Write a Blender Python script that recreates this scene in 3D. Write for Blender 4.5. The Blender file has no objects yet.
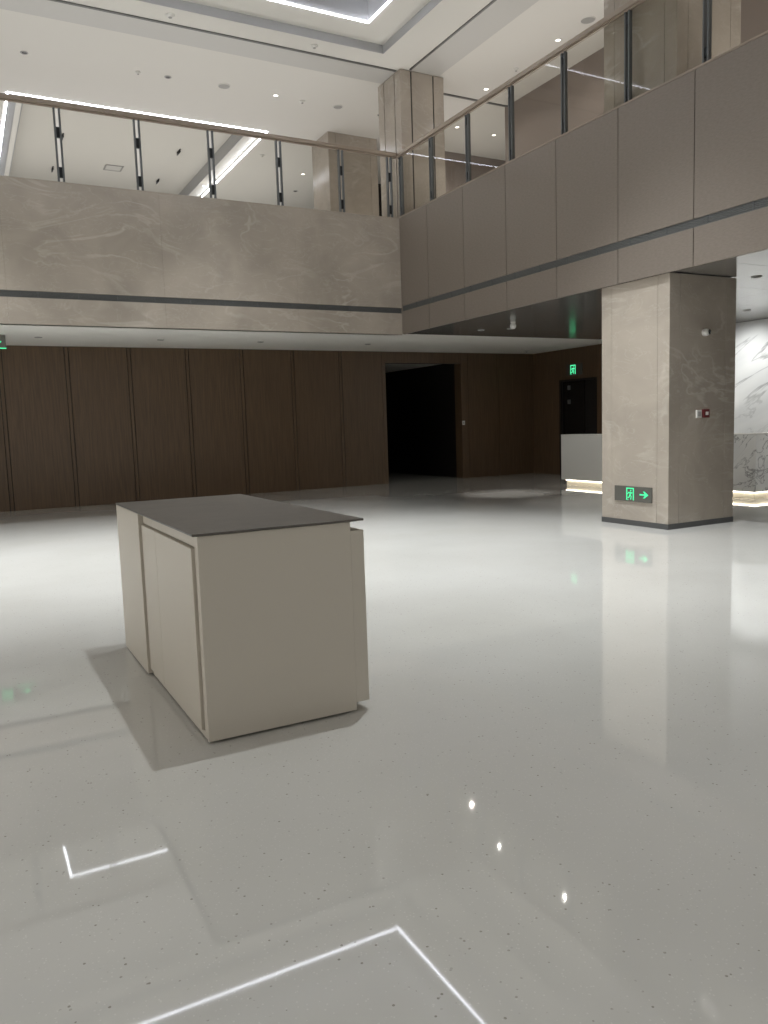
import bpy, bmesh, math
from mathutils import Matrix, Vector
S = bpy.context.scene
COL = S.collection
# ------------------------------------------------------------------ helpers
def bx(bm, x0, x1, y0, y1, z0, z1):
    vs = [bm.verts.new((x, y, z)) for x in (x0, x1) for y in (y0, y1) for z in (z0, z1)]
    for f in ((0,1,3,2),(4,6,7,5),(0,4,5,1),(2,3,7,6),(0,2,6,4),(1,5,7,3)):
        bm.faces.new([vs[i] for i in f])
def boxes(*bs):
    bm = bmesh.new()
    for b in bs: bx(bm, *b)
    return bm
def lathe(bm, prof, n=28, mat=None):
    """profile [(r,z)] spun about z, optional matrix"""
    rings = []
    for r, z in prof:
        if r < 1e-6: rings.append([bm.verts.new((0,0,z))])
        else: rings.append([bm.verts.new((r*math.cos(2*math.pi*i/n), r*math.sin(2*math.pi*i/n), z)) for i in range(n)])
    for a, b in zip(rings, rings[1:]):
        for i in range(n):
            j = (i+1) % n
            if len(a) == 1 and len(b) == 1: continue
            if len(a) == 1: bm.faces.new((a[0], b[i], b[j]))
            elif len(b) == 1: bm.faces.new((a[i], a[j], b[0]))
            else: bm.faces.new((a[i], a[j], b[j], b[i]))
    if mat is not None:
        bmesh.ops.transform(bm, matrix=mat, verts=[v for r in rings for v in r])
def prism(bm, pts, d, fn):
    """polygon pts (u,v) extruded 0..d, fn(u,v,w)->xyz"""
    a = [bm.verts.new(fn(u, v, 0)) for u, v in pts]; b = [bm.verts.new(fn(u, v, d)) for u, v in pts]
    n = len(pts)
    bm.faces.new(a); bm.faces.new(b[::-1])
    for i in range(n):
        j = (i+1) % n
        bm.faces.new((a[i], b[i], b[j], a[j]))
def obj(name, bm, m, parent=None, bevel=0, smooth=False, off=None):
    bmesh.ops.recalc_face_normals(bm, faces=bm.faces)
    if off is not None: bmesh.ops.translate(bm, vec=Vector(off), verts=bm.verts)
    me = bpy.data.meshes.new(name); bm.to_mesh(me); bm.free()
    o = bpy.data.objects.new(name, me); COL.objects.link(o)
    me.materials.append(m)
    if smooth:
        for p in me.polygons: p.use_smooth = True
    if parent: o.parent = parent
    if bevel:
        b = o.modifiers.new('edge', 'BEVEL'); b.width = bevel; b.segments = 2; b.limit_method = 'ANGLE'
    return o
def thing(name, label, cat, loc=(0,0,0), group=None):
    o = bpy.data.objects.new(name, None); COL.objects.link(o); o.location = loc
    o.empty_display_size = .1
    o['label'] = label; o['category'] = cat
    if group: o['group'] = group
    return o
def struct(name, bm, m, parent=None, **k):
    o = obj(name, bm, m, parent, **k)
    if parent is None: o['kind'] = 'structure'
    return o
def dup(root, loc, label, group=None):
    r = root.copy(); COL.objects.link(r); r.location = loc; r['label'] = label
    if group: r['group'] = group
    for ch in list(root.children):
        c = ch.copy(); COL.objects.link(c); c.parent = r
        for g in list(ch.children):
            d = g.copy(); COL.objects.link(d); d.parent = c
    return r
# ------------------------------------------------------------------ materials
def lin(c):
    return tuple((x/12.92 if x <= .04045 else ((x+.055)/1.055)**2.4) for x in [v/255 for v in c]) + (1,)
def mat(name, rgb, rough=.5, metal=0, spec=.5, coat=0, srgb=True):
    m = bpy.data.materials.new(name); m.use_nodes = True
    b = m.node_tree.nodes['Principled BSDF']
    b.inputs['Base Color'].default_value = lin(rgb) if srgb else tuple(rgb)+(1,)
    b.inputs['Roughness'].default_value = rough; b.inputs['Metallic'].default_value = metal
    b.inputs['Specular IOR Level'].default_value = spec; b.inputs['Coat Weight'].default_value = coat
    return m
def nodes(m): return m.node_tree.nodes, m.node_tree.links, m.node_tree.nodes['Principled BSDF']
def pos(m, scale=(1,1,1)):
    N, L, _ = nodes(m)
    g = N.new('ShaderNodeNewGeometry'); mp = N.new('ShaderNodeMapping'); mp.inputs['Scale'].default_value = scale
    L.new(g.outputs['Position'], mp.inputs['Vector']); return mp.outputs['Vector']
def noise(m, vec, scale, detail=4, dist=0, rough=.5):
    N, L, _ = nodes(m); n = N.new('ShaderNodeTexNoise')
    n.inputs['Scale'].default_value = scale; n.inputs['Detail'].default_value = detail
    n.inputs['Distortion'].default_value = dist; n.inputs['Roughness'].default_value = rough
    L.new(vec, n.inputs['Vector']); return n.outputs['Fac']
def ramp(m, fac, stops):
    N, L, _ = nodes(m); r = N.new('ShaderNodeValToRGB'); e = r.color_ramp.elements
    e[0].position, e[0].color = stops[0]; e[1].position, e[1].color = stops[-1]
    for p, c in stops[1:-1]:
        k = e.new(p); k.color = c
    L.new(fac, r.inputs['Fac']); return r.outputs['Color']
def mix(m, fac, a, b, mode='MIX'):
    N, L, _ = nodes(m); x = N.new('ShaderNodeMix'); x.data_type = 'RGBA'; x.blend_type = mode
    for s, v in ((x.inputs[0], fac), (x.inputs[6], a), (x.inputs[7], b)):
        if hasattr(v, 'links'): L.new(v, s)
        else: s.default_value = v
    return x.outputs[2]
def g(v): return (v, v, v, 1)
def bump(m, fac, strength, dist=.01):
    N, L, b = nodes(m); n = N.new('ShaderNodeBump'); n.inputs['Strength'].default_value = strength; n.inputs['Distance'].default_value = dist
    L.new(fac, n.inputs['Height']); L.new(n.outputs['Normal'], b.inputs['Normal'])

def stone(name, base, vein, rough):
    m = mat(name, base, rough); N, L, b = nodes(m); v = pos(m)
    cloud = ramp(m, noise(m, v, 1.1, 5, .6), [(.3, lin([c*.93 for c in base])), (.7, lin([min(255, c*1.05) for c in base]))])
    # crackle veins: narrow bands of distorted noise
    n1 = noise(m, pos(m, (.55, .55, 1.3)), 1.0, 3, 1.6, .55)
    b1 = ramp(m, n1, [(.46, g(0)), (.498, g(.9)), (.502, g(.9)), (.54, g(0))])
    msk = ramp(m, noise(m, v, .9, 2), [(.45, g(0)), (.65, g(1))])
    n2 = noise(m, pos(m, (.9, .9, 1.9)), 1.7, 4, 1.2, .6)
    b2 = ramp(m, n2, [(.485, g(0)), (.5, g(.4)), (.515, g(0))])
    f1 = mix(m, 1.0, b1, msk, 'MULTIPLY'); f = mix(m, 1.0, f1, b2, 'ADD')
    bw = N.new('ShaderNodeRGBToBW')
    L.new(f, bw.inputs[0])
    mul = N.new('ShaderNodeMath'); mul.operation = 'MULTIPLY'; mul.inputs[1].default_value = .44; L.new(bw.outputs[0], mul.inputs[0])
    L.new(mix(m, mul.outputs[0], cloud, lin(vein)), b.inputs['Base Color'])
    return m
M_STONE = stone('beige_veined_stone', (176, 166, 154), (214, 207, 197), .16)
M_STONE_BAND = M_STONE

def wood():
    m = mat('dark_walnut', (64, 47, 36), .38); N, L, b = nodes(m)
    gr = noise(m, pos(m, (14, 14, .6)), 2.2, 5, .5)
    c = ramp(m, gr, [(.3, lin((84, 66, 49))), (.55, lin((96, 76, 56))), (.75, lin((106, 84, 62)))])
    L.new(c, b.inputs['Base Color']); return m
M_WOOD = wood()
def metal_panel():
    m = mat('taupe_metal_panel', (142, 133, 124), .38, .3); N, L, b = nodes(m)
    gr = noise(m, pos(m, (.4, 6, 22)), 3, 3)
    L.new(ramp(m, gr, [(.3, lin((136, 126, 117))), (.7, lin((145, 135, 126)))]), b.inputs['Base Color']); return m
M_CLAD = metal_panel()
def terrazzo():
    m = mat('polished_terrazzo', (205, 203, 197), .03); N, L, b = nodes(m); v = pos(m)
    b.inputs['IOR'].default_value = 1.6
    base = ramp(m, noise(m, v, .7, 4), [(.3, lin((192, 190, 184))), (.7, lin((200, 198, 193)))])
    vo = N.new('ShaderNodeTexVoronoi'); vo.inputs['Scale'].default_value = 34; L.new(v, vo.inputs['Vector'])
    sp = N.new('ShaderNodeMath'); sp.operation = 'LESS_THAN'; sp.inputs[1].default_value = .15; L.new(vo.outputs['Distance'], sp.inputs[0])
    wn = ramp(m, noise(m, v, 25, 2), [(.5, g(0)), (.62, g(1))])
    f = mix(m, 1.0, sp.outputs[0], wn, 'MULTIPLY')
    bw = N.new('ShaderNodeRGBToBW'); L.new(f, bw.inputs[0])
    mu = N.new('ShaderNodeMath'); mu.operation = 'MULTIPLY'; mu.inputs[1].default_value = .7; L.new(bw.outputs[0], mu.inputs[0])
    c1 = mix(m, mu.outputs[0], base, lin((120, 112, 100)))
    vo2 = N.new('ShaderNodeTexVoronoi'); vo2.inputs['Scale'].default_value = 55; L.new(v, vo2.inputs['Vector'])
    s2 = N.new('ShaderNodeMath'); s2.operation = 'LESS_THAN'; s2.inputs[1].default_value = .16; L.new(vo2.outputs['Distance'], s2.inputs[0])
    m3 = N.new('ShaderNodeMath'); m3.operation = 'MULTIPLY'; m3.inputs[1].default_value = .25; L.new(s2.outputs[0], m3.inputs[0])
    c2 = mix(m, m3.outputs[0], c1, lin((235, 233, 228)))
    L.new(c2, b.inputs['Base Color'])
    bump(m, noise(m, v, .5, 0), .004, .05)
    return m
M_FLOOR = terrazzo()
def white_marble(name, vs, md, strength, ang):
    m = mat(name, (225, 225, 222), .15); N, L, b = nodes(m)
    v = pos(m, (1, .55, 1)); rot = N.new('ShaderNodeMapping'); rot.inputs['Rotation'].default_value = (math.radians(ang), 0, 0); L.new(v, rot.inputs['Vector'])
    sc2 = N.new('ShaderNodeMapping'); sc2.inputs['Scale'].default_value = (1, .5, 2.0); L.new(rot.outputs['Vector'], sc2.inputs['Vector']); rot = sc2
    n = noise(m, rot.outputs['Vector'], vs, 5, 1.0, .6)
    band = ramp(m, n, [(.475, g(0)), (.498, g(1)), (.502, g(1)), (.52, g(0))])
    msk = ramp(m, noise(m, v, .8, 3), [(.42-md, g(0)), (.6-md, g(1))])
    f = mix(m, 1.0, band, msk, 'MULTIPLY'); bw = N.new('ShaderNodeRGBToBW'); L.new(f, bw.inputs[0])
    cl = ramp(m, noise(m, rot.outputs['Vector'], .8, 3), [(.35, lin((205, 206, 205))), (.6, lin((232, 232, 229)))])
    sc = N.new('ShaderNodeMath'); sc.operation = 'MULTIPLY'; sc.inputs[1].default_value = strength; L.new(bw.outputs[0], sc.inputs[0])
    L.new(mix(m, sc.outputs[0], cl, lin((110, 110, 110))), b.inputs['Base Color']); return m
M_MARBLE = white_marble('white_marble', 1.0, 0, .6, 42)
M_MARBLE_DESK = white_marble('grey_veined_marble', 2.6, .25, .75, 62)
M_PAINT = mat('white_ceiling_paint', (226, 223, 216), .75, spec=.25)
M_BAND = mat('grey_ceiling_lining', (168, 168, 168), .35)
M_STRIP_SHADE = mat('shade_grey_ceiling', (204, 202, 197), .45)  # ceiling paint greyed to stand for the shade on the strips
M_GROOVE = mat('grey_metal_trim', (120, 120, 118), .4, .5)
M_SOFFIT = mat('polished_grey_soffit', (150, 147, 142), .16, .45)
M_DARK = mat('dark_recess', (14, 13, 12), .6)
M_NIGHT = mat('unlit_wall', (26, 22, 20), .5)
M_GRILLE = mat('dark_grey_grille', (98, 99, 98), .5, .1)
M_RAIL = mat('brushed_bronze_rail', (164, 150, 136), .35, .3)
M_STEEL = mat('brushed_steel', (108, 111, 112), .4, .35)
M_CLAMP = mat('dark_steel_clamp', (48, 50, 52), .4, .6)
M_CAB = mat('greige_lacquer', (212, 204, 191), .42)
M_CABIN = mat('greige_lacquer_inner', (176, 169, 156), .55)
M_PLINTH = mat('dark_grey_plinth', (84, 84, 84), .4)
M_WHITE = mat('white_plastic', (225, 223, 218), .4)
M_LENS = mat('black_glass_lens', (18, 16, 15), .1)
M_GREYP = mat('grey_speaker_mesh', (170, 168, 164), .6)
M_MAROON = mat('maroon_plastic', (98, 30, 34), .4)
M_SIGN = mat('grey_sign_face', (98, 96, 90), .25)
M_CREAM = mat('cream_stone_base', (236, 230, 214), .3)
M_WALL = mat('warm_grey_wall', (150, 142, 132), .6)
M_UPW = mat('brown_grey_wall_panel', (140, 128, 120), .5)
def slate():
    m = mat('dark_stone_worktop', (84, 78, 72), .3); N, L, b = nodes(m)
    L.new(ramp(m, noise(m, pos(m), 5, 8, .8, .65), [(.3, lin((84, 80, 75))), (.7, lin((106, 101, 95)))]), b.inputs['Base Color']); return m
M_TOP = slate()
def emit(name, rgb, s):
    m = bpy.data.materials.new(name); m.use_nodes = True; N = m.node_tree.nodes; N.clear()
    e = N.new('ShaderNodeEmission'); e.inputs[0].default_value = lin(rgb); e.inputs[1].default_value = s
    o = N.new('ShaderNodeOutputMaterial'); m.node_tree.links.new(e.outputs[0], o.inputs[0]); return m
M_LED = emit('cool_white_led', (240, 243, 255), 15)
M_LED2 = emit('gallery_led', (238, 243, 255), 16)
M_LEDW = emit('warm_white_led', (255, 244, 224), 8)
M_GREEN = emit('green_exit_light', (90, 255, 175), 1.2)
M_LAMP = emit('downlight_glow', (255, 247, 235), 6)
def glass():
    m = bpy.data.materials.new('clear_glass'); m.use_nodes = True; N = m.node_tree.nodes; L = m.node_tree.links; N.clear()
    t = N.new('ShaderNodeBsdfTransparent'); t.inputs[0].default_value = (.90, .895, .875, 1)
    gl = N.new('ShaderNodeBsdfGlossy'); gl.inputs['Roughness'].default_value = .01
    fr = N.new('ShaderNodeFresnel'); fr.inputs[0].default_value = 1.45
    mx = N.new('ShaderNodeMixShader'); o = N.new('ShaderNodeOutputMaterial')
    ge = N.new('ShaderNodeNewGeometry'); iv = N.new('ShaderNodeMath'); iv.operation = 'SUBTRACT'; iv.inputs[0].default_value = .65; iv.use_clamp = True; L.new(ge.outputs['Backfacing'], iv.inputs[1])
    mm = N.new('ShaderNodeMath'); mm.operation = 'MULTIPLY'; L.new(fr.outputs[0], mm.inputs[0]); L.new(iv.outputs[0], mm.inputs[1]); L.new(mm.outputs[0], mx.inputs[0]); L.new(t.outputs[0], mx.inputs[1]); L.new(gl.outputs[0], mx.inputs[2]); L.new(mx.outputs[0], o.inputs[0]); return m
M_GLASS = glass()

# ------------------------------------------------------------------ setting
XB, YB = 8.30, 14.50           # faces of the two gallery edges
ZS, ZU, ZC = 3.42, 5.70, 8.72  # soffit, gallery floor, hall ceiling
XL, XR, YF, YW = -7.0, 14.65, -4.0, 18.10
struct('floor', boxes((XL, XR+.3, YF, 24, -.12, 0)), M_FLOOR)
# --- back wall, lower: wood panels on a dark backing
wb = struct('wall_back', boxes((XL, 9.78, YW+.02, YW+.2, 0, ZS), (12.26, XR, YW+.02, YW+.2, 0, ZS), (9.78, 12.26, YW+.02, YW+.2, 3.13, ZS)), M_DARK)
xs = [2.11 + 1.283*k for k in range(-7, 6)] + [9.70]
for a, b in zip(xs, xs[1:]):
    obj('wood_panel', boxes((a+.047, b-.047 if b < 9.6 else b, YW-.012, YW+.02, .0, ZS)), M_WOOD, wb, bevel=.003)
    obj('wood_strip', boxes((a-.032, a+.032, YW-.004, YW+.02, .0, ZS)), M_WOOD, wb)
obj('wood_panel', boxes((XL, xs[0]-.045, YW-.012, YW+.02, 0, ZS)), M_WOOD, wb)
obj('wood_lintel', boxes((9.78, 12.26, YW-.012, YW+.02, 3.13, ZS)), M_WOOD, wb, bevel=.003)
obj('door_jamb', boxes((9.702, 9.80, YW-.02, YW+.3, 0, ZS)), M_WOOD, wb, bevel=.003)
obj('door_jamb', boxes((12.14, 12.36, YW-.02, YW+.3, 0, ZS)), M_WOOD, wb, bevel=.003)
obj('wood_panel', boxes((12.372, 13.40, YW-.012, YW+.02, 0, ZS)), M_WOOD, wb, bevel=.003)
obj('wood_panel', boxes((13.412, XR, YW-.012, YW+.02, 0, ZS)), M_WOOD, wb, bevel=.003)
# --- corridor behind the opening
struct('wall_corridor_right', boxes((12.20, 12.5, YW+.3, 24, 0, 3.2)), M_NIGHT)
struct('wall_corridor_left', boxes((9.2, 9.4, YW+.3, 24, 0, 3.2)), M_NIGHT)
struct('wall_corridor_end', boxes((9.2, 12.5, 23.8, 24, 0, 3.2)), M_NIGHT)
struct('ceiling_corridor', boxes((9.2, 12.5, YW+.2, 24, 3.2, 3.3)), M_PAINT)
# --- right wall, lower, wood with a dark door
wr = struct('wall_right', boxes((XR+.02, XR+.25, YF, 15.60, 0, ZS), (XR+.02, XR+.25, 16.90, YW+.2, 0, ZS), (XR+.02, XR+.25, 15.60, 16.90, 2.57, ZS)), M_DARK)
obj('wood_panel', boxes((XR-.012, XR+.02, 16.96, YW-.013, 0, ZS)), M_WOOD, wr)
obj('wood_panel', boxes((XR-.012, XR+.02, 15.52, 16.96, 2.60, ZS)), M_WOOD, wr)
obj('wood_panel', boxes((XR-.012, XR+.02, 13.6, 15.51, 0, ZS)), M_WOOD, wr)
obj('wood_panel', boxes((XR-.012, XR+.02, YF, 5.9, 0, ZS)), M_WOOD, wr)
d1 = struct('door_1', boxes((XR+.06, XR+.1, 15.60, 16.88, 0, 2.55)), M_LENS)
obj('door_frame', boxes((XR-.03, XR+.06, 15.52, 15.60, 0, 2.6), (XR-.03, XR+.06, 16.88, 16.96, 0, 2.6), (XR-.03, XR+.06, 15.60, 16.88, 2.55, 2.6)), M_NIGHT, d1)
obj('door_leaf', boxes((XR+.03, XR+.058, 15.61, 16.0, .02, 2.54)), M_NIGHT, d1, bevel=.004)
obj('door_leaf', boxes((XR+.03, XR+.058, 16.02, 16.87, .02, 2.54)), M_LENS, d1, bevel=.004)
obj('hinge', boxes((XR+.0, XR+.03, 16.56, 16.66, 2.32, 2.44)), M_STEEL, d1, bevel=.004)
obj('hinge', boxes((XR+.0, XR+.03, 16.56, 16.66, 1.94, 2.06)), M_STEEL, d1, bevel=.004)
# --- white marble feature wall on the right
wm = struct('wall_marble', boxes((XR-.14, XR+.02, 5.9, 13.6, 0, ZS)), M_DARK)
for k, (a, b) in enumerate([(5.9, 7.8), (7.8, 9.7), (9.7, 11.6), (11.6, 13.6)]):
    obj('marble_panel', boxes((XR-.18, XR-.14, a+.003, b-.003, 0, ZS-.004)), M_MARBLE, wm, bevel=.002)
# --- outer walls that close the hall
WZ0, WZ1 = .6, 7.6
struct('wall_left', boxes((XL-.2, XL, YF, -2, 0, ZC+.6), (XL-.2, XL, 13, 32, 0, ZC+.6), (XL-.2, XL, -2, 13, 0, WZ0), (XL-.2, XL, -2, 13, WZ1, ZC+.6)), M_WALL)
struct('wall_front', boxes((XL, -5, YF-.2, YF, 0, ZC+.6), (8, XR+3, YF-.2, YF, 0, ZC+.6), (-5, 8, YF-.2, YF, 0, WZ0), (-5, 8, YF-.2, YF, WZ1, ZC+.6)), M_WALL)
def added_window(name, axis, a0, a1, n):  # unseen glazing, added to let fill light into the hall
    bm = bmesh.new(); st = (a1-a0)/n
    def b(p, q, z0, z1, t=.06):
        if axis == 'x': bx(bm, p, q, YF-.13-t/2, YF-.13+t/2, z0, z1)
        else: bx(bm, XL-.13-t/2, XL-.13+t/2, p, q, z0, z1)
    for i in range(n+1): b(a0+i*st-.03, a0+i*st+.03, WZ0, WZ1)
    for z in (WZ0+.03, 3.4, WZ1-.03): b(a0, a1, z-.03, z+.03)
    w_ = struct(name, bm, M_CLAMP)
    for i in range(n):
        bm = bmesh.new(); p, q = a0+i*st+.03, a0+(i+1)*st-.03
        if axis == 'x': bx(bm, p, q, YF-.136, YF-.124, WZ0, WZ1)
        else: bx(bm, XL-.136, XL-.124, p, q, WZ0, WZ1)
        obj('glass_pane', bm, M_GLASS, w_)
added_window('added_window_1', 'x', -5, 8, 7)
added_window('added_window_2', 'y', -2, 13, 8)
struct('wall_gallery_end', boxes((XL, 11, 32, 32.2, ZU, ZC)), M_WALL)
gb = struct('wall_gallery_back', boxes((10.35, XR+3, 18.32, 18.6, ZU, ZC)), M_UPW)
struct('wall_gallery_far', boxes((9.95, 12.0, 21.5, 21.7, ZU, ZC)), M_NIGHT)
# brown panelled block on the right gallery
ub = struct('wall_gallery_right', boxes((11.68, 12.0, YF, 15.28, ZU, ZC)), M_DARK)
yy = [15.29 - 1.9*k for k in range(0, 11)]
for a, b in zip(yy, yy[1:]):
    obj('wall_panel', boxes((11.65, 11.69, b+.004, a-.004, ZU, ZC)), M_UPW, ub, bevel=.002)
obj('end_panel', boxes((11.65, 12.0, 15.282, 15.31, ZU, ZC)), M_UPW, ub)
# --- gallery slabs: stone-faced (left/back) and metal-clad (right)
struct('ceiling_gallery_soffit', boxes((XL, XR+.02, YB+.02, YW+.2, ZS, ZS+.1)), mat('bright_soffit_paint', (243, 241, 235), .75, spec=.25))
sg = struct('ceiling_soffit_glossy', boxes((XB+.03, XR+.02, YF, YB+.02, ZS+.012, ZS+.1)), M_DARK)
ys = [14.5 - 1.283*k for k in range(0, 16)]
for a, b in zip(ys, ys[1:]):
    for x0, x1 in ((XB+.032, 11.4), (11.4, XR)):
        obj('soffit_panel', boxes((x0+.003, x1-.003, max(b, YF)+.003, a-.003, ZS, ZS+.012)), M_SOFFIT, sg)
struct('floor_gallery', boxes((XL, 17, YB+.3, 32, ZU-.15, ZU), (XB+.25, 17, YF, YB+.3, ZU-.15, ZU)), M_WALL)
# stone parapet with its slot grille
wg = struct('wall_gallery_stone', boxes((XL, XB-.001, YB+.035, YB+.32, ZS, 5.73)), M_DARK)
xp = [-7.0, -4.3, -1.72, .85, 3.42, 5.98, XB-.002]
for a, b in zip(xp, xp[1:]):
    obj('stone_panel', boxes((a+.0008, b-.0008, YB, YB+.035, 3.945, 5.735)), M_STONE, wg)
    obj('stone_panel', boxes((a+.0008, b-.0008, YB, YB+.035, ZS-.02, 3.835)), M_STONE, wg)
obj('stone_cap', boxes((XL, XB-.002, YB, YB+.33, 5.737, 5.755)), M_STONE, wg)
def grille(axis, a0, a1, z0, z1, step, parent):
    bm = bmesh.new(); n = 5; h = (z1-z0)
    for i in range(n):
        z = z0 + h*(i+.5)/n
        if axis == 'x': bx(bm, a0, a1, YB+.012, YB+.034, z-.008, z+.008)
        else: bx(bm, XB+.012, XB+.034, a0, a1, z-.008, z+.008)
    p = a0
    o = obj('slot_grille', bm, M_GRILLE, parent)
    bm = bmesh.new()
    while p < a1:
        if axis == 'x': bx(bm, p, p+.008, YB+.006, YB+.034, z0, z1)
        else: bx(bm, XB+.006, XB+.034, p, p+.012, z0, z1)
        p += step
    obj('grille_joint', bm, M_STEEL, o)
grille('x', XL, XB-.002, 3.835, 3.945, .64, wg)
# metal-clad parapet
wc = struct('wall_gallery_metal', boxes((XB+.035, XB+.30, YF, YB+.03, ZS+.1, 5.74)), M_DARK)
ysm = [14.48, 13.43, 12.19, 10.93, 9.665, 8.378, 7.088, 5.80, 4.51, 3.22, 1.93, .64, -.65, -1.94, YF]
for a, b in zip(ysm, ysm[1:]):
    obj('cladding_panel', boxes((XB, XB+.035, b+.006, a-.006 if a < 14.4 else a, 3.982, 5.755)), M_CLAD, wc, bevel=.003)
    obj('cladding_panel', boxes((XB, XB+.035, b+.006, a-.006 if a < 14.4 else a, ZS-.015, 3.875)), M_CLAD, wc, bevel=.003)
obj('edge_cap', boxes((XB-.004, XB+.31, YF, 14.5, 5.757, 5.782)), M_RAIL, wc)
obj('corner_trim', boxes((XB-.002, XB+.3, 14.482, 14.53, ZS, 5.755)), M_CLAD, wc)
grille('y', YF, 14.48, 3.875, 3.982, .64, wc)

# --- hall ceiling with the stepped light tray and the gallery tray
TX0, TX1, TY0, TY1 = -4.5, 7.85, 2.3, 14.15      # outer step
UX0, UX1, UY0, UY1 = -3.85, 7.20, 2.95, 13.50    # inner lip
GX0, GX1, GY0, GY1 = 1.45, 7.15, 18.85, 30.5     # gallery tray
T = .04
cb = [(XL, 17, YF, TY0), (XL, TX0, TY0, TY1), (TX1, 17, TY0, TY1), (XL, 17, TY1, GY0), (XL, GX0, GY0, GY1), (GX1, 17, GY0, GY1), (XL, 17, GY1, 32)]
struct('ceiling', boxes(*[(a, b, c, d, ZC, ZC+T) for a, b, c, d in cb]), M_PAINT)
def ring(bm, x0, x1, y0, y1, w, z0, z1):   # ring inside the rectangle, width w
    bx(bm, x0, x1, y0, y0+w, z0, z1); bx(bm, x0, x1, y1-w, y1, z0, z1)
    bx(bm, x0, x0+w, y0+w, y1-w, z0, z1); bx(bm, x1-w, x1, y0+w, y1-w, z0, z1)
def ringo(*a): bm = bmesh.new(); ring(bm, *a); return bm
tr = struct('ceiling_tray', ringo(TX0, TX1, TY0, TY1, .65, ZC+.16, ZC+.2), M_PAINT)
obj('tray_rim', ringo(TX0-.02, TX1+.02, TY0-.02, TY1+.02, .02, ZC+T, ZC+.2), M_BAND, tr)
obj('tray_rim', ringo(TX0, TX1, TY0, TY1, .012, ZC+.005, ZC+.16), M_BAND, tr)
obj('tray_upstand', ringo(UX0-.02, UX1+.02, UY0-.02, UY1+.02, .02, ZC+.2, ZC+.62), M_BAND, tr)
bm = bmesh.new()
for i in range(4):
    for j in range(4):
        a = UX0 + (UX1-UX0)*i/4; b = UX0 + (UX1-UX0)*(i+1)/4; c = UY0+(UY1-UY0)*j/4; d = UY0+(UY1-UY0)*(j+1)/4
        bx(bm, a+.004, b-.004, c+.004, d-.004, ZC+.60, ZC+.62)
obj('tray_panel', bm, M_BAND, tr)
obj('led_strip', ringo(UX0+.0, UX1-.0, UY0+.0, UY1-.0, .035, ZC+.148, ZC+.159), M_LED, tr)
gt = struct('ceiling_gallery_tray', ringo(GX0, GX1, GY0, GY1, .32, ZC+.1, ZC+.14), M_PAINT)
obj('tray_rim', ringo(GX0-.02, GX1+.02, GY0-.02, GY1+.02, .02, ZC+.0, ZC+.14), M_PAINT, gt)
obj('tray_upstand', ringo(GX0+.32, GX1-.32, GY0+.32, GY1-.32, .02, ZC+.10, ZC+.42), M_BAND, gt)
obj('tray_lining', boxes((GX0+.03, GX0+.2, GY0+.05, GY1-.05, ZC+.092, ZC+.099)), M_BAND, gt)
obj('tray_panel', boxes((GX0+.3, GX1-.3, GY0+.3, GY1-.3, ZC+.42, ZC+.44)), M_PAINT, gt)
obj('led_strip', ringo(GX0-.03, GX1+.02, GY0-.02, GY1+.02, .04, ZC-.012, ZC-.001), M_LED2, gt)
# grooved ceiling strips along the gallery edges, their shade painted in as grey
t1 = struct('trim_1', boxes((XL, 8.43, 14.70, 15.32, ZC-.012, ZC)), M_STRIP_SHADE)
obj('groove', boxes((XL, 8.42, 14.65, 14.70, ZC-.02, ZC)), M_GROOVE, t1)
t2 = struct('trim_2', boxes((8.68, 9.36, YF, 14.50, ZC-.012, ZC)), M_STRIP_SHADE)
obj('groove', boxes((8.64, 8.68, YF, 14.50, ZC-.02, ZC)), M_GROOVE, t2)
struct('trim_3', boxes((9.4, 11.65, 15.20, 15.26, ZC-.02, ZC)), M_GROOVE)

# ------------------------------------------------------------------ columns
def column(name, label, x0, x1, y0, y1, z0, z1, c, cx=None, plinth=False, groove=.012, cap=False):
    t = thing(name, label, 'column', (x0, y0, z0)); h = z1-z0; w = x1-x0; d = y1-y0
    zb = .075 if plinth else 0
    obj('core', boxes((.02, w-.02, .02, d-.02, 0, h)), M_DARK, t)
    for sx in (0, 1):
        for sy in (0, 1):
            bxs = (0, c) if sx == 0 else (w-c, w); bys = (0, c) if sy == 0 else (d-c, d)
            obj('corner_cladding', boxes((bxs[0], bxs[1], bys[0], bys[1], zb, h)), M_STONE, t, bevel=.003)
    g_ = groove
    obj('stone_face', boxes((c+g_, w-c-g_, 0, .02, zb, h)), M_STONE, t, bevel=.002)
    obj('stone_face', boxes((c+g_, w-c-g_, d-.02, d, zb, h)), M_STONE, t, bevel=.002)
    obj('stone_face', boxes((0, .02, c+g_, d-c-g_, zb, h)), M_STONE, t, bevel=.002)
    obj('stone_face', boxes((w-.02, w, c+g_, d-c-g_, zb, h)), M_STONE, t, bevel=.002)
    if plinth:
        obj('plinth', boxes((-.006, w+.006, -.006, d+.006, 0, zb)), M_PLINTH, t, bevel=.003)
    return t
column('stone_column', 'square beige stone column standing on the white floor with a green exit sign', 8.357, 9.66, 7.505, 8.755, 0, ZS-.012, .2, plinth=True, groove=.004)
column('stone_column', 'beige stone column behind the right balustrade glass, directly above the floor column', 8.45, 9.66, 7.505, 8.80, 5.783, ZC-.02, .2, groove=.005)
column('stone_column', 'beige stone column with dark vertical inlays at the corner where both balustrades meet', 8.44, 9.48, 14.54, 15.50, ZU, ZC-.013, .24, groove=.03)
column('stone_column', 'wide pale stone column further back on the left gallery under the white ceiling', 8.50, 9.86, 18.25, 19.25, ZU, ZC, .2, groove=.005)

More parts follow.
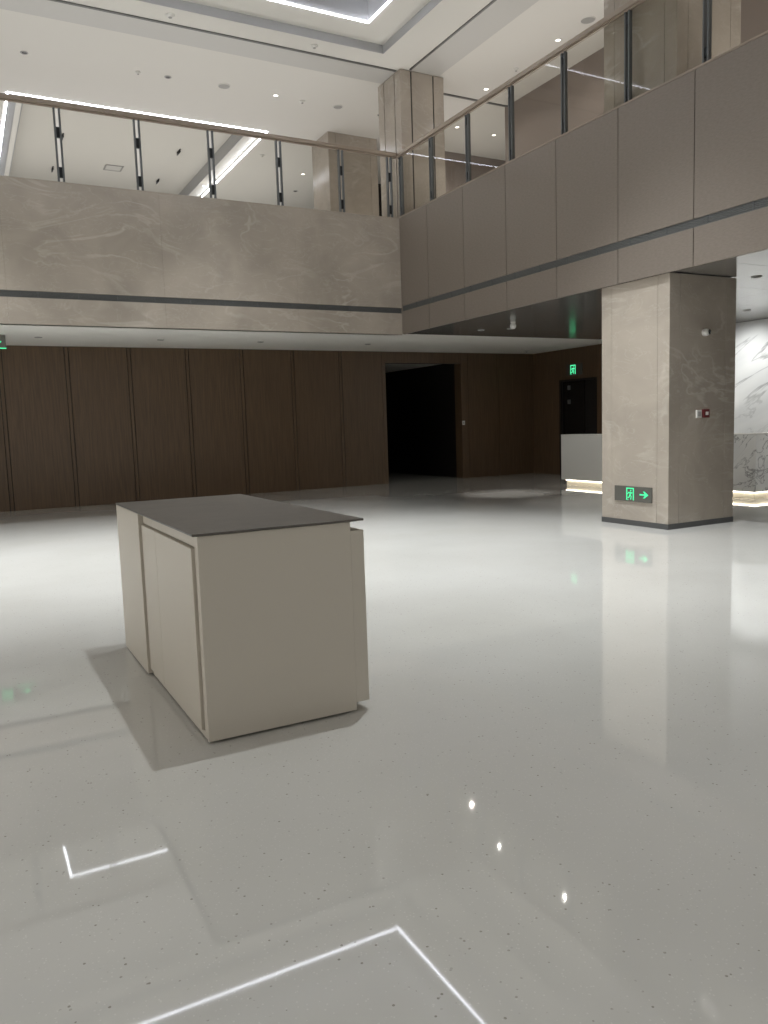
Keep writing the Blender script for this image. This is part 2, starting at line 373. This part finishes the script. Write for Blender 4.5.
# ------------------------------------------------------------------ balustrades
def rail_x(label, x0, x1, y, zb, posts):
    t = thing('glass_balustrade', label, 'balustrade', (x0, y, zb)); H = 7.02-zb
    obj('handrail', boxes((0, x1-x0, -.05, .05, H-.05, H+.02)), M_RAIL, t, bevel=.008)
    obj('rail_channel', boxes((0, x1-x0, -.018, .018, H-.075, H-.051)), M_RAIL, t)
    for p in posts:
        q = p-x0
        o = obj('post', boxes((q-.056, q-.026, -.03, .03, 0, H-.075), (q+.026, q+.056, -.03, .03, 0, H-.075)), M_STEEL, t, bevel=.002)
        for zz in (.16, .80):
            obj('glass_clamp', boxes((q-.027, q+.027, -.022, .022, zz-.085, zz+.085)), M_CLAMP, o, bevel=.003)
    e = [x0] + list(posts) + [x1]
    for i, (a, b) in enumerate(zip(e, e[1:])):
        la = a-x0 + (.032 if i else 0); lb = b-x0 - (.032 if i < len(e)-2 else 0)
        if lb-la > .05: obj('glass_pane', boxes((la+.026, lb-.026, -.006, .006, .004, H-.076)), M_GLASS, t)
rail_x('clear glass balustrade with paired steel posts on top of the veined stone parapet', XL, XB-.013, YB+.05, 5.757,
       [1.83-1.28*k for k in (6, 5, 4, 3, 2, 1)] + [1.83, 3.12, 4.42, 5.73, 7.03, 8.12])
def rail_y(label, y0, y1, x, zb, posts):
    t = thing('glass_balustrade', label, 'balustrade', (x, y0, zb)); H = 7.02-zb
    obj('handrail', boxes((-.05, .05, 0, y1-y0, H-.05, H+.02)), M_RAIL, t, bevel=.008)
    obj('rail_channel', boxes((-.018, .018, 0, y1-y0, H-.075, H-.051)), M_RAIL, t)
    for p in posts:
        q = p-y0
        o = obj('post', boxes((-.03, .03, q-.045, q-.022, 0, H-.075), (-.03, .03, q+.022, q+.045, 0, H-.075)), M_STEEL, t, bevel=.002)
        for zz in (.12, 1.05):
            obj('glass_clamp', boxes((-.022, .022, q-.023, q+.023, zz-.06, zz+.06)), M_CLAMP, o, bevel=.003)
    e = [y0] + list(posts) + [y1]
    for i, (a, b) in enumerate(zip(e, e[1:])):
        la = a-y0 + (.026 if i else 0); lb = b-y0 - (.026 if i < len(e)-2 else 0)
        if lb-la > .05: obj('glass_pane', boxes((-.006, .006, la+.022, lb-.022, .004, H-.076)), M_GLASS, t)
rail_y('clear glass balustrade with paired steel posts along the taupe metal parapet', YF, YB+.10, XB+.04, 5.784,
       [6.95-1.28*k for k in (8, 7, 6, 5, 4, 3, 2, 1)] + [6.95, 8.23, 9.51, 10.79, 12.04, 13.27, 14.44])

# ------------------------------------------------------------------ cabinet
cab = thing('storage_cabinet', 'freestanding greige cabinet island with dark stone worktop standing on the polished floor', 'cabinet', (.96, 3.727, 0))
W, D = .818, 2.09
obj('carcass', boxes((.02, W-.02, .02, D, .018, 1.035)), M_CABIN, cab)
obj('end_panel', boxes((0, W, 0, .022, .012, 1.043)), M_CAB, cab, bevel=.002)
obj('end_panel', boxes((0, W, D-.022, D, .012, 1.043)), M_CAB, cab, bevel=.002)
obj('plinth', boxes((.03, W-.03, .03, D-.03, 0, .018)), M_DARK, cab)
obj('top_rail', boxes((.003, .02, .022, 1.30, .985, 1.043)), M_CAB, cab, bevel=.001)
obj('corner_stile', boxes((.003, .02, .022, .07, .046, .985)), M_CAB, cab)
obj('door', boxes((-.012, .016, .085, .905, .05, .975)), M_CAB, cab, bevel=.002)
obj('door', boxes((-.012, .016, .910, 1.290, .05, .975)), M_CAB, cab, bevel=.002)
obj('toe_rail', boxes((.004, .02, .022, 1.30, .012, .046)), M_CAB, cab)
bm = boxes((-.026, .018, 1.315, D, .012, 1.043))
obj('tall_panel', bm, M_CAB, cab, bevel=.002)
# right-hand doors stand proud of the carcass, with a mitred near edge
def mitre(y0, y1):
    bm = bmesh.new()
    prism(bm, [(W, y0), (W+.08, y0+.004), (W+.08, y1), (W, y1)], .94, lambda u, v, w: (u, v, .054+w))
    return bm
obj('door', mitre(.0, .70), M_CAB, cab, bevel=.0015)
for a in (.704, 1.404): obj('door', boxes((W, W+.08, a, a+(.696 if a < 1 else .68), .054, .994)), M_CAB, cab, bevel=.0015)
bm = boxes((-.028, W+.075, -.012, D+.003, 1.046, 1.057))
obj('worktop', bm, M_TOP, cab, bevel=.002)
obj('worktop_underlay', boxes((-.02, W+.04, .0, D-.01, 1.0435, 1.0457)), M_DARK, cab)

# ------------------------------------------------------------------ reception desk
desk = thing('reception_desk', 'white marble reception desk with glowing recessed base behind the stone column', 'reception desk', (12.4, 9.18, 0))
L_ = 5.15
def dk(name, bs, m, **k): return obj(name, boxes(*bs), m, desk, **k)
M_DESK = mat('plain_white_stone', (218, 218, 214), .3)
dk('front_panel', [(0, .05, 1.9, L_, .13, 1.155)], M_DESK, bevel=.002)
dk('front_panel', [(0, .05, 0, 1.895, .13, 1.155)], M_MARBLE_DESK, bevel=.002)
dk('end_panel', [(.052, 2.0, 0, .05, .13, 1.155)], M_MARBLE_DESK, bevel=.002)
dk('inner_panel', [(.06, .62, L_-.05, L_, .13, 1.155)], M_DESK)
dk('countertop', [(-.006, .30, -.006, L_+.004, 1.158, 1.18), (.30, 2.0, -.006, .30, 1.158, 1.18)], M_WHITE, bevel=.003)
dk('worktop', [(.06, .75, .05, L_-.06, .74, .77)], M_WHITE)
dk('base', [(.09, .5, .09, L_-.09, 0, .129), (.5, 1.9, .09, .5, 0, .129)], M_CREAM)
dk('led_strip', [(.06, .085, .06, L_-.09, .112, .128), (.085, 1.9, .06, .085, .112, .128)], M_LEDW)

# ------------------------------------------------------------------ exit signs
def sign_parts(t, fn, w, h, d, arrow_u, man_u, sc, parent=None, man=True):
    """fn(u,v,w): u to the right as seen, v up, w out of the face"""
    bm = bmesh.new(); prism(bm, [(0,0),(w,0),(w,h),(0,h)], d, lambda u, v, k: fn(u, v, k)); obj('sign_plate', bm, M_SIGN, t, bevel=.003)
    f2 = lambda u, v, k: fn(u, v, d+.001+k)
    if man:
        H = h*.82; Wd = H*.80; u0 = man_u; v0 = h*.09; b_ = H*.09
        bm = bmesh.new()
        for p in ([(0,0),(b_,0),(b_,H-b_),(0,H-b_)], [(0,H-b_),(Wd,H-b_),(Wd,H),(0,H)], [(Wd-b_,0),(Wd,0),(Wd,H-b_),(Wd-b_,H-b_)], [(b_*1.6,0),(b_*2.4,0),(b_*2.4,b_*.5),(b_*1.6,b_*.5)]):
            prism(bm, [(u0+a, v0+b) for a, b in p], .004, f2)
        obj('door_symbol', bm, M_GREEN, t)
        bm = bmesh.new(); U = lambda a, b: (u0+a*Wd, v0+b*H)
        polys = [[(.42,.40),(.58,.44),(.64,.68),(.46,.66)],                 # torso
                 [(.46,.66),(.50,.60),(.28,.56),(.20,.46),(.15,.50),(.24,.64)],   # rear arm
                 [(.62,.68),(.60,.60),(.72,.52),(.82,.60),(.80,.65),(.72,.60)],   # front arm
                 [(.42,.42),(.52,.40),(.42,.22),(.20,.14),(.18,.21),(.35,.28)],   # rear leg
                 [(.48,.42),(.58,.44),(.70,.28),(.62,.04),(.54,.06),(.60,.27)]]   # front leg
        for p in polys: prism(bm, [U(a, b) for a, b in p], .004, f2)
        prism(bm, [U(.60+.075*math.cos(a*math.pi/5), .78+.065*math.sin(a*math.pi/5)) for a in range(10)], .004, f2)
        obj('running_figure_symbol', bm, M_GREEN, t)
    if arrow_u is not None:
        bm = bmesh.new(); a = h*.5; c = h*.5
        pts = [(0,.06),(.62,.06),(.40,.30),(.56,.30),(1,0),(.56,-.30),(.40,-.30),(.62,-.06),(0,-.06)]
        prism(bm, [(arrow_u+x*sc, c+y*sc) for x, y in pts], .004, f2)
        obj('arrow_symbol', bm, M_GREEN, t)
s1 = thing('exit_sign', 'grey exit sign with green running figure and right arrow low on the stone column', 'exit sign', (8.355, 8.48, .345))
sign_parts(s1, lambda u, v, k: (-k, -u, v), .70, .215, .018, .485, .235, .16)
s2 = thing('exit_sign', 'small green glowing exit sign above the dark door on the brown wall', 'exit sign', (14.636, 16.66, 2.70))
sign_parts(s2, lambda u, v, k: (-k, -u, v), .62, .30, .02, None, .17, .1)
s3 = thing('exit_sign', 'hanging green arrow sign under the left gallery at the picture edge', 'exit sign', (.20, 16.1, 3.15))
sign_parts(s3, lambda u, v, k: (u, -k, v), .66, .25, .02, .42, .1, .17)
obj('lower_edge', boxes((.36, .66, -.026, -.021, .0, .018)), M_GREEN, s3)
for q in (.12, .53): obj('hanger', boxes((q, q+.01, -.012, -.004, .25, .27)), M_STEEL, s3)

# ------------------------------------------------------------------ wall devices
RY = Matrix.Rotation(math.radians(90), 4, 'X')
cam_t = thing('security_camera', 'white security camera with black lens mounted high on the stone column', 'security camera', (9.02, 7.504, 2.65))
bm = bmesh.new(); lathe(bm, [(0,0),(.05,0),(.052,.015),(.048,.05),(.04,.062),(0,.066)], 32, RY); obj('housing', bm, M_WHITE, cam_t, smooth=True)
bm = bmesh.new(); lathe(bm, [(0,-.0),(.030,0),(.036,.01),(.031,.024),(.018,.032),(0,.035)], 32, Matrix.Translation((.03,-.045,.004)) @ Matrix.Rotation(math.radians(35),4,'Z') @ RY); obj('lens', bm, M_LENS, cam_t, smooth=True)
fa = thing('fire_alarm_button', 'maroon fire alarm call point with pale square button on the stone column', 'alarm button', (8.99, 7.504, 1.50))
obj('housing', boxes((0, .12, -.035, 0, 0, .115)), M_MAROON, fa, bevel=.006)
obj('button', boxes((.035, .09, -.039, -.035, .035, .08)), M_WHITE, fa, bevel=.003)
fs = thing('wall_socket', 'pale plastic wall box beside the maroon alarm button on the stone column', 'wall box', (8.87, 7.504, 1.50))
obj('housing', boxes((0, .10, -.022, 0, 0, .105)), M_WHITE, fs, bevel=.006)
obj('inset_plate', boxes((.018, .082, -.026, -.022, .02, .085)), M_GREYP, fs, bevel=.002)
sw = thing('light_switch', 'small pale switch plate on the right jamb of the dark doorway', 'light switch', (12.15, YW-.021, 1.47))
obj('switch_plate', boxes((0, .08, -.012, 0, 0, .11)), M_WHITE, sw, bevel=.003)
obj('rocker', boxes((.015, .065, -.017, -.012, .02, .09)), M_GREYP, sw, bevel=.002)

# ------------------------------------------------------------------ ceiling devices
def can(lamp, label, group):
    t = thing('downlight', label, 'downlight', (0,0,-50), group)
    bm = bmesh.new(); lathe(bm, [(.046,-.0),(.07,-.0),(.072,-.006),(.062,-.012),(.05,-.010),(.046,-.0)], 28); obj('trim_ring', bm, M_WHITE if lamp else M_GREYP, t, smooth=True)
    bm = bmesh.new(); lathe(bm, [(0,-.003),(.046,-.003),(.047,-.001),(0,-.001)], 28); obj('lens', bm, M_LAMP if lamp else M_LENS, t)
    return t
protoL = can(True, '', ''); protoD = can(False, '', '')
used = {}
def place(proto, loc, label, group, name=None):
    if proto.name not in used:
        used[proto.name] = 1; proto.location = loc; proto['label'] = label; proto['group'] = group; o = proto
    else: o = dup(proto, loc, label, group)
    return o
GU = 'downlights in the gallery ceiling'
for x, lab in ((6.61, 'bright lit ceiling downlight nearest the wide pale column, above the left handrail'),):
    place(protoL, (x, 16.78, ZC), lab, GU)
place(protoD, (1.63, 16.85, ZC), 'dark unlit ceiling downlight at far left above the left handrail', GU)
place(protoD, (4.30, 16.81, ZC), 'dark unlit ceiling downlight left of the large round speaker', GU)
place(protoD, (9.21, 16.84, ZC), 'dark unlit downlight close to the left side of the corner column', GU)
place(protoL, (10.63, 12.28, ZC), 'bright lit downlight in the right gallery ceiling, the nearer one beside the round speaker', GU)
place(protoL, (10.66, 14.66, ZC), 'bright lit downlight in the right gallery ceiling, just right of the corner column', GU)
place(protoL, (9.19, 21.5, ZC), 'lit downlight seen through the left glass beside the pale column, upper of two', GU)
place(protoL, (6.9, 23.6, ZC), 'lit downlight seen low through the left glass beside the long cove light', GU)
place(protoD, (9.6, 23.1, ZC), 'dim downlight seen through the left glass beside the pale column, lower of two', GU)
place(protoL, (11.3, 16.76, ZC), 'lit downlight seen through the right glass beside the corner column, left of a pair', GU)
place(protoL, (12.46, 16.84, ZC), 'lit downlight seen through the right glass beside the corner column, right of a pair', GU)
GS = 'downlights in the soffit under the left gallery'
for x, w in ((1.45, 'leftmost, beside the hanging green arrow sign'), (3.75, 'above the third wood panel from the left'), (5.89, 'above the middle of the wood wall'), (8.5, 'nearest the dark doorway')):
    place(protoD, (x, 16.5, ZS), 'small unlit soffit downlight over the wood wall, '+w, GS)
GR = 'downlights in the glossy soffit'
for (x, y), w in (((9.62, 13.55), 'far end, left of a pair'), ((10.1, 13.2), 'far end, right of a pair'), ((9.9, 7.37), 'just right of the stone column top'), ((12.9, 9.8), 'over the marble wall, right of the column')):
    place(protoD, (x, y, ZS), 'recessed downlight in the glossy grey soffit, '+w, GR)
# round speakers
def disc(name, cat, label, loc, r, group=None):
    t = thing(name, label, cat, loc, group)
    bm = bmesh.new(); lathe(bm, [(r*.9, 0), (r, 0), (r, -.008), (r*.93, -.014), (r*.9, -.006), (r*.9, 0)], 32); obj('rim', bm, M_WHITE, t, smooth=True)
    bm = bmesh.new(); lathe(bm, [(0, -.006), (r*.9, -.004), (r*.9, -.001), (0, -.001)], 32); obj('mesh_cover', bm, M_GREYP, t)
    return t
disc('ceiling_speaker', 'speaker', 'large round grey ceiling speaker above the middle of the left handrail', (5.46, 16.77, ZC), .13, 'ceiling speakers')
disc('ceiling_speaker', 'speaker', 'round grey ceiling speaker left of the corner column', (8.11, 16.81, ZC), .11, 'ceiling speakers')
disc('ceiling_speaker', 'speaker', 'round grey ceiling speaker in the right gallery ceiling at the top of the picture', (10.63, 11.47, ZC), .14, 'ceiling speakers')
def detector(label, loc, r=.055):
    t = thing('smoke_detector', label, 'smoke detector', loc, 'smoke detectors')
    bm = bmesh.new(); lathe(bm, [(0,0),(r,0),(r,-.012),(r*.8,-.028),(r*.45,-.04),(0,-.042)], 28); obj('housing', bm, M_WHITE, t, smooth=True)
    bm = bmesh.new(); lathe(bm, [(0,-.04),(r*.4,-.041),(r*.36,-.052),(0,-.055)], 20); obj('sensor', bm, M_GREYP, t, smooth=True)
detector('round smoke detector on the hall ceiling between tray and grey strip, left one', (3.78, 14.38, ZC), .08)
detector('round smoke detector on the hall ceiling close to the light tray corner, right one', (6.49, 14.38, ZC), .07)
detector('tiny round detector left of the large ceiling speaker, nearest the left handrail', (3.71, 16.82, ZC), .05)
detector('small round detector between the lit downlight and the smaller speaker', (7.25, 16.83, ZC), .06)
detector('small detector between the two lit downlights of the right gallery ceiling', (10.65, 13.6, ZC), .05)
detector('small detector seen through the left glass right of the long cove light', (7.6, 20.45, ZC), .06)
detector('small white detector on the soffit above the wood wall corner', (13.7, 17.2, ZS), .06)
# dome camera below the glossy soffit
dc = thing('dome_camera', 'white ball shaped dome camera hanging below the dark glossy soffit', 'security camera', (9.48, 12.3, ZS))
bm = bmesh.new(); lathe(bm, [(0,0),(.05,0),(.05,-.015),(.03,-.03),(0,-.031)], 28); obj('mount', bm, M_WHITE, dc, smooth=True)
bm = bmesh.new(); lathe(bm, [(0,-.025)]+[(.06*math.sin(a*math.pi/12), -.078+.06*math.cos(a*math.pi/12)) for a in range(2, 12)]+[(0,-.138)], 28); obj('ball', bm, M_WHITE, dc, smooth=True)
# slot diffusers and access hatch in the gallery ceiling
for (x, y), w in (((2.74, 21.0), 'left bay, upper one'), ((2.76, 23.6), 'left bay, lower one'), ((5.53, 21.0), 'middle bay, upper one'), ((5.56, 23.6), 'middle bay, lower one')):
    z = ZC+.42
    k = (z-1.55)/(ZC-1.55)
    t = thing('track_spotlight', 'slim dark spotlight on the white gallery ceiling seen through glass, '+w, 'spotlight', (x*k, y*k-.2, z), 'track spotlights in the gallery tray')
    obj('track_base', boxes((-.02, .02, 0, .34, -.02, 0)), M_CLAMP, t, bevel=.003)
    bm = bmesh.new(); lathe(bm, [(0,0),(.018,0),(.02,.05),(.02,.30),(0,.26)], 20, Matrix.Translation((0,.04,-.055)) @ Matrix.Rotation(math.radians(-90),4,'X')); obj('spot_head', bm, M_CLAMP, t, smooth=True)
hk = (ZC+.42-1.55)/(ZC-1.55)
ht = thing('access_hatch', 'small rectangular access hatch in the gallery tray seen through the left glass', 'hatch', (4.0*hk, 22.7*hk, ZC+.42))
obj('hatch_frame', ringo(0, .5, 0, .5, .04, -.02, 0), M_GREYP, ht, bevel=.003)
obj('hatch_panel', boxes((.045, .455, .045, .455, -.012, -.001)), M_WHITE, ht)

# tray downlights: the strong lamps of the hall
GT = 'downlights in the light tray'
def lamp(kind, loc, energy, size=.1, angle=120, blend=1, rot=(0,0,0), color=(1,.97,.93), sy=None):
    l = bpy.data.lights.new('lamp', kind); l.energy = energy; l.color = color
    if kind == 'SPOT': l.spot_size = math.radians(angle); l.spot_blend = blend; l.shadow_soft_size = size
    elif kind == 'AREA':
        l.shape = 'RECTANGLE' if sy else 'SQUARE'; l.size = size
        if sy: l.size_y = sy
    else: l.shadow_soft_size = size
    o = bpy.data.objects.new('lamp_light', l); COL.objects.link(o); o.location = loc; o.rotation_euler = rot
    return o
ZT = ZC+.60
tl = [((3.1, 4.9), 1000, 120), ((5.6, 7.4), 4300, 66), ((0.2, 10.2), 2600, 60), ((3.6, 9.9), 2200, 58), ((-3.0, 10.0), 3600, 66), ((-0.6, 12.6), 2600, 58), ((4.3, 12.6), 1500, 54)]
wn = ['near one', 'right one', 'left one', 'centre one', 'far left one', 'furthest left one', 'furthest right one']
for (p, e, a), w in zip(tl, wn):
    place(protoL, (p[0], p[1], ZT), 'lit downlight in the light tray overhead, '+w, GT)
    lamp('SPOT', (p[0], p[1], ZT-.06), e, .08, a, 1, color=(.94,.98,1))
# soffit spots that draw pools on the floor
lamp('SPOT', (10.2, 13.45, ZS-.05), 260, .05, 42, 1)
lamp('SPOT', (10.0, 11.3, ZS-.05), 120, .05, 42, 1)
# unseen fill lamps outside the two added windows
lamp('AREA', (1.5, YF-.8, 4.1), 150, 13, rot=(math.radians(90), 0, 0), sy=7, color=(1,.98,.95))
lamp('AREA', (XL-.8, 5.5, 4.1), 410, 7, rot=(0, math.radians(-90), 0), sy=15, color=(1,.98,.95))
for y in (8.6, 10.3, 12.0, 13.7):
    lamp('SPOT', (11.1, y, ZS-.05), 40, .05, 110, 1, rot=(0, math.radians(-35), 0))  # added spots without fittings, brighten the desk front
lamp('SPOT', (13.0, 7.6, ZS-.05), 45, .05, 110, 1, rot=(math.radians(35), 0, 0))  # added spot without a fitting, brightens the desk end
# wall washers over the marble wall
for y in (6.6, 8.0, 9.4, 10.8, 12.2):
    lamp('SPOT', (13.55, y, ZS-.06), 75, .05, 130, 1, rot=(0, math.radians(-30), 0), color=(.97,.99,1))
for x in (1.45, 3.75, 5.89, 8.5, -1.2, 11.0, 13.0):
    lamp('SPOT', (x, 16.5, ZS-.03), 12, .05, 140, 1)  # added fill for the wood wall; the downlight fittings here are unlit
# gallery lamps
for x, y, e in ((6.61, 16.78, 60), (10.63, 12.28, 45), (10.66, 14.66, 35), (9.19, 21.5, 40), (10.6, 6.5, 40), (11.3, 16.76, 100), (12.46, 16.84, 60)):
    lamp('SPOT', (x, y, ZC-.05), e, .012, 150, 1)
# unseen fill lamps added at gallery floor level to brighten the ceilings
lamp('AREA', (1.0, 16.2, ZU+.1), 85, 15, rot=(math.radians(180), 0, 0), sy=1.2, color=(1,1,1))
lamp('AREA', (3.5, 22.5, ZU+.1), 250, 13, rot=(math.radians(180), 0, 0), sy=7, color=(1,1,1))
lamp('AREA', (9.9, 6.0, ZU+.1), 140, 1.2, rot=(math.radians(180), 0, 0), sy=17, color=(1,.98,.95))
lamp('AREA', (12.0, 16.8, ZU+.1), 30, 3, rot=(math.radians(180), 0, 0), sy=1.5, color=(1,.98,.95))

w = bpy.data.worlds.new('World'); S.world = w; w.use_nodes = True
w.node_tree.nodes['Background'].inputs[0].default_value = (.6,.65,.7,1); w.node_tree.nodes['Background'].inputs[1].default_value = .2
# ------------------------------------------------------------------ camera
yaw, pitch, roll = 0.48920787, -0.11100711, -0.03291631; F = 784.304
f = Vector((math.sin(yaw)*math.cos(pitch), math.cos(yaw)*math.cos(pitch), math.sin(pitch)))
r = Vector((math.cos(yaw), -math.sin(yaw), 0)); u = r.cross(f)
c, s = math.cos(roll), math.sin(roll)
r2 = c*r + s*u; u2 = -s*r + c*u
Mx = Matrix((r2, u2, -f)).transposed().to_4x4(); Mx.translation = Vector((0, 0, 1.55))
cd = bpy.data.cameras.new('camera'); co = bpy.data.objects.new('camera', cd); COL.objects.link(co)
co.matrix_world = Mx; cd.sensor_fit = 'VERTICAL'; cd.sensor_height = 36; cd.lens = F/1024*36; cd.clip_end = 200
S.camera = co
S.view_settings.view_transform = 'Standard'; S.view_settings.look = 'None'; S.view_settings.gamma = 1
S.view_settings.use_curve_mapping = False; S.view_settings.exposure = 0.0
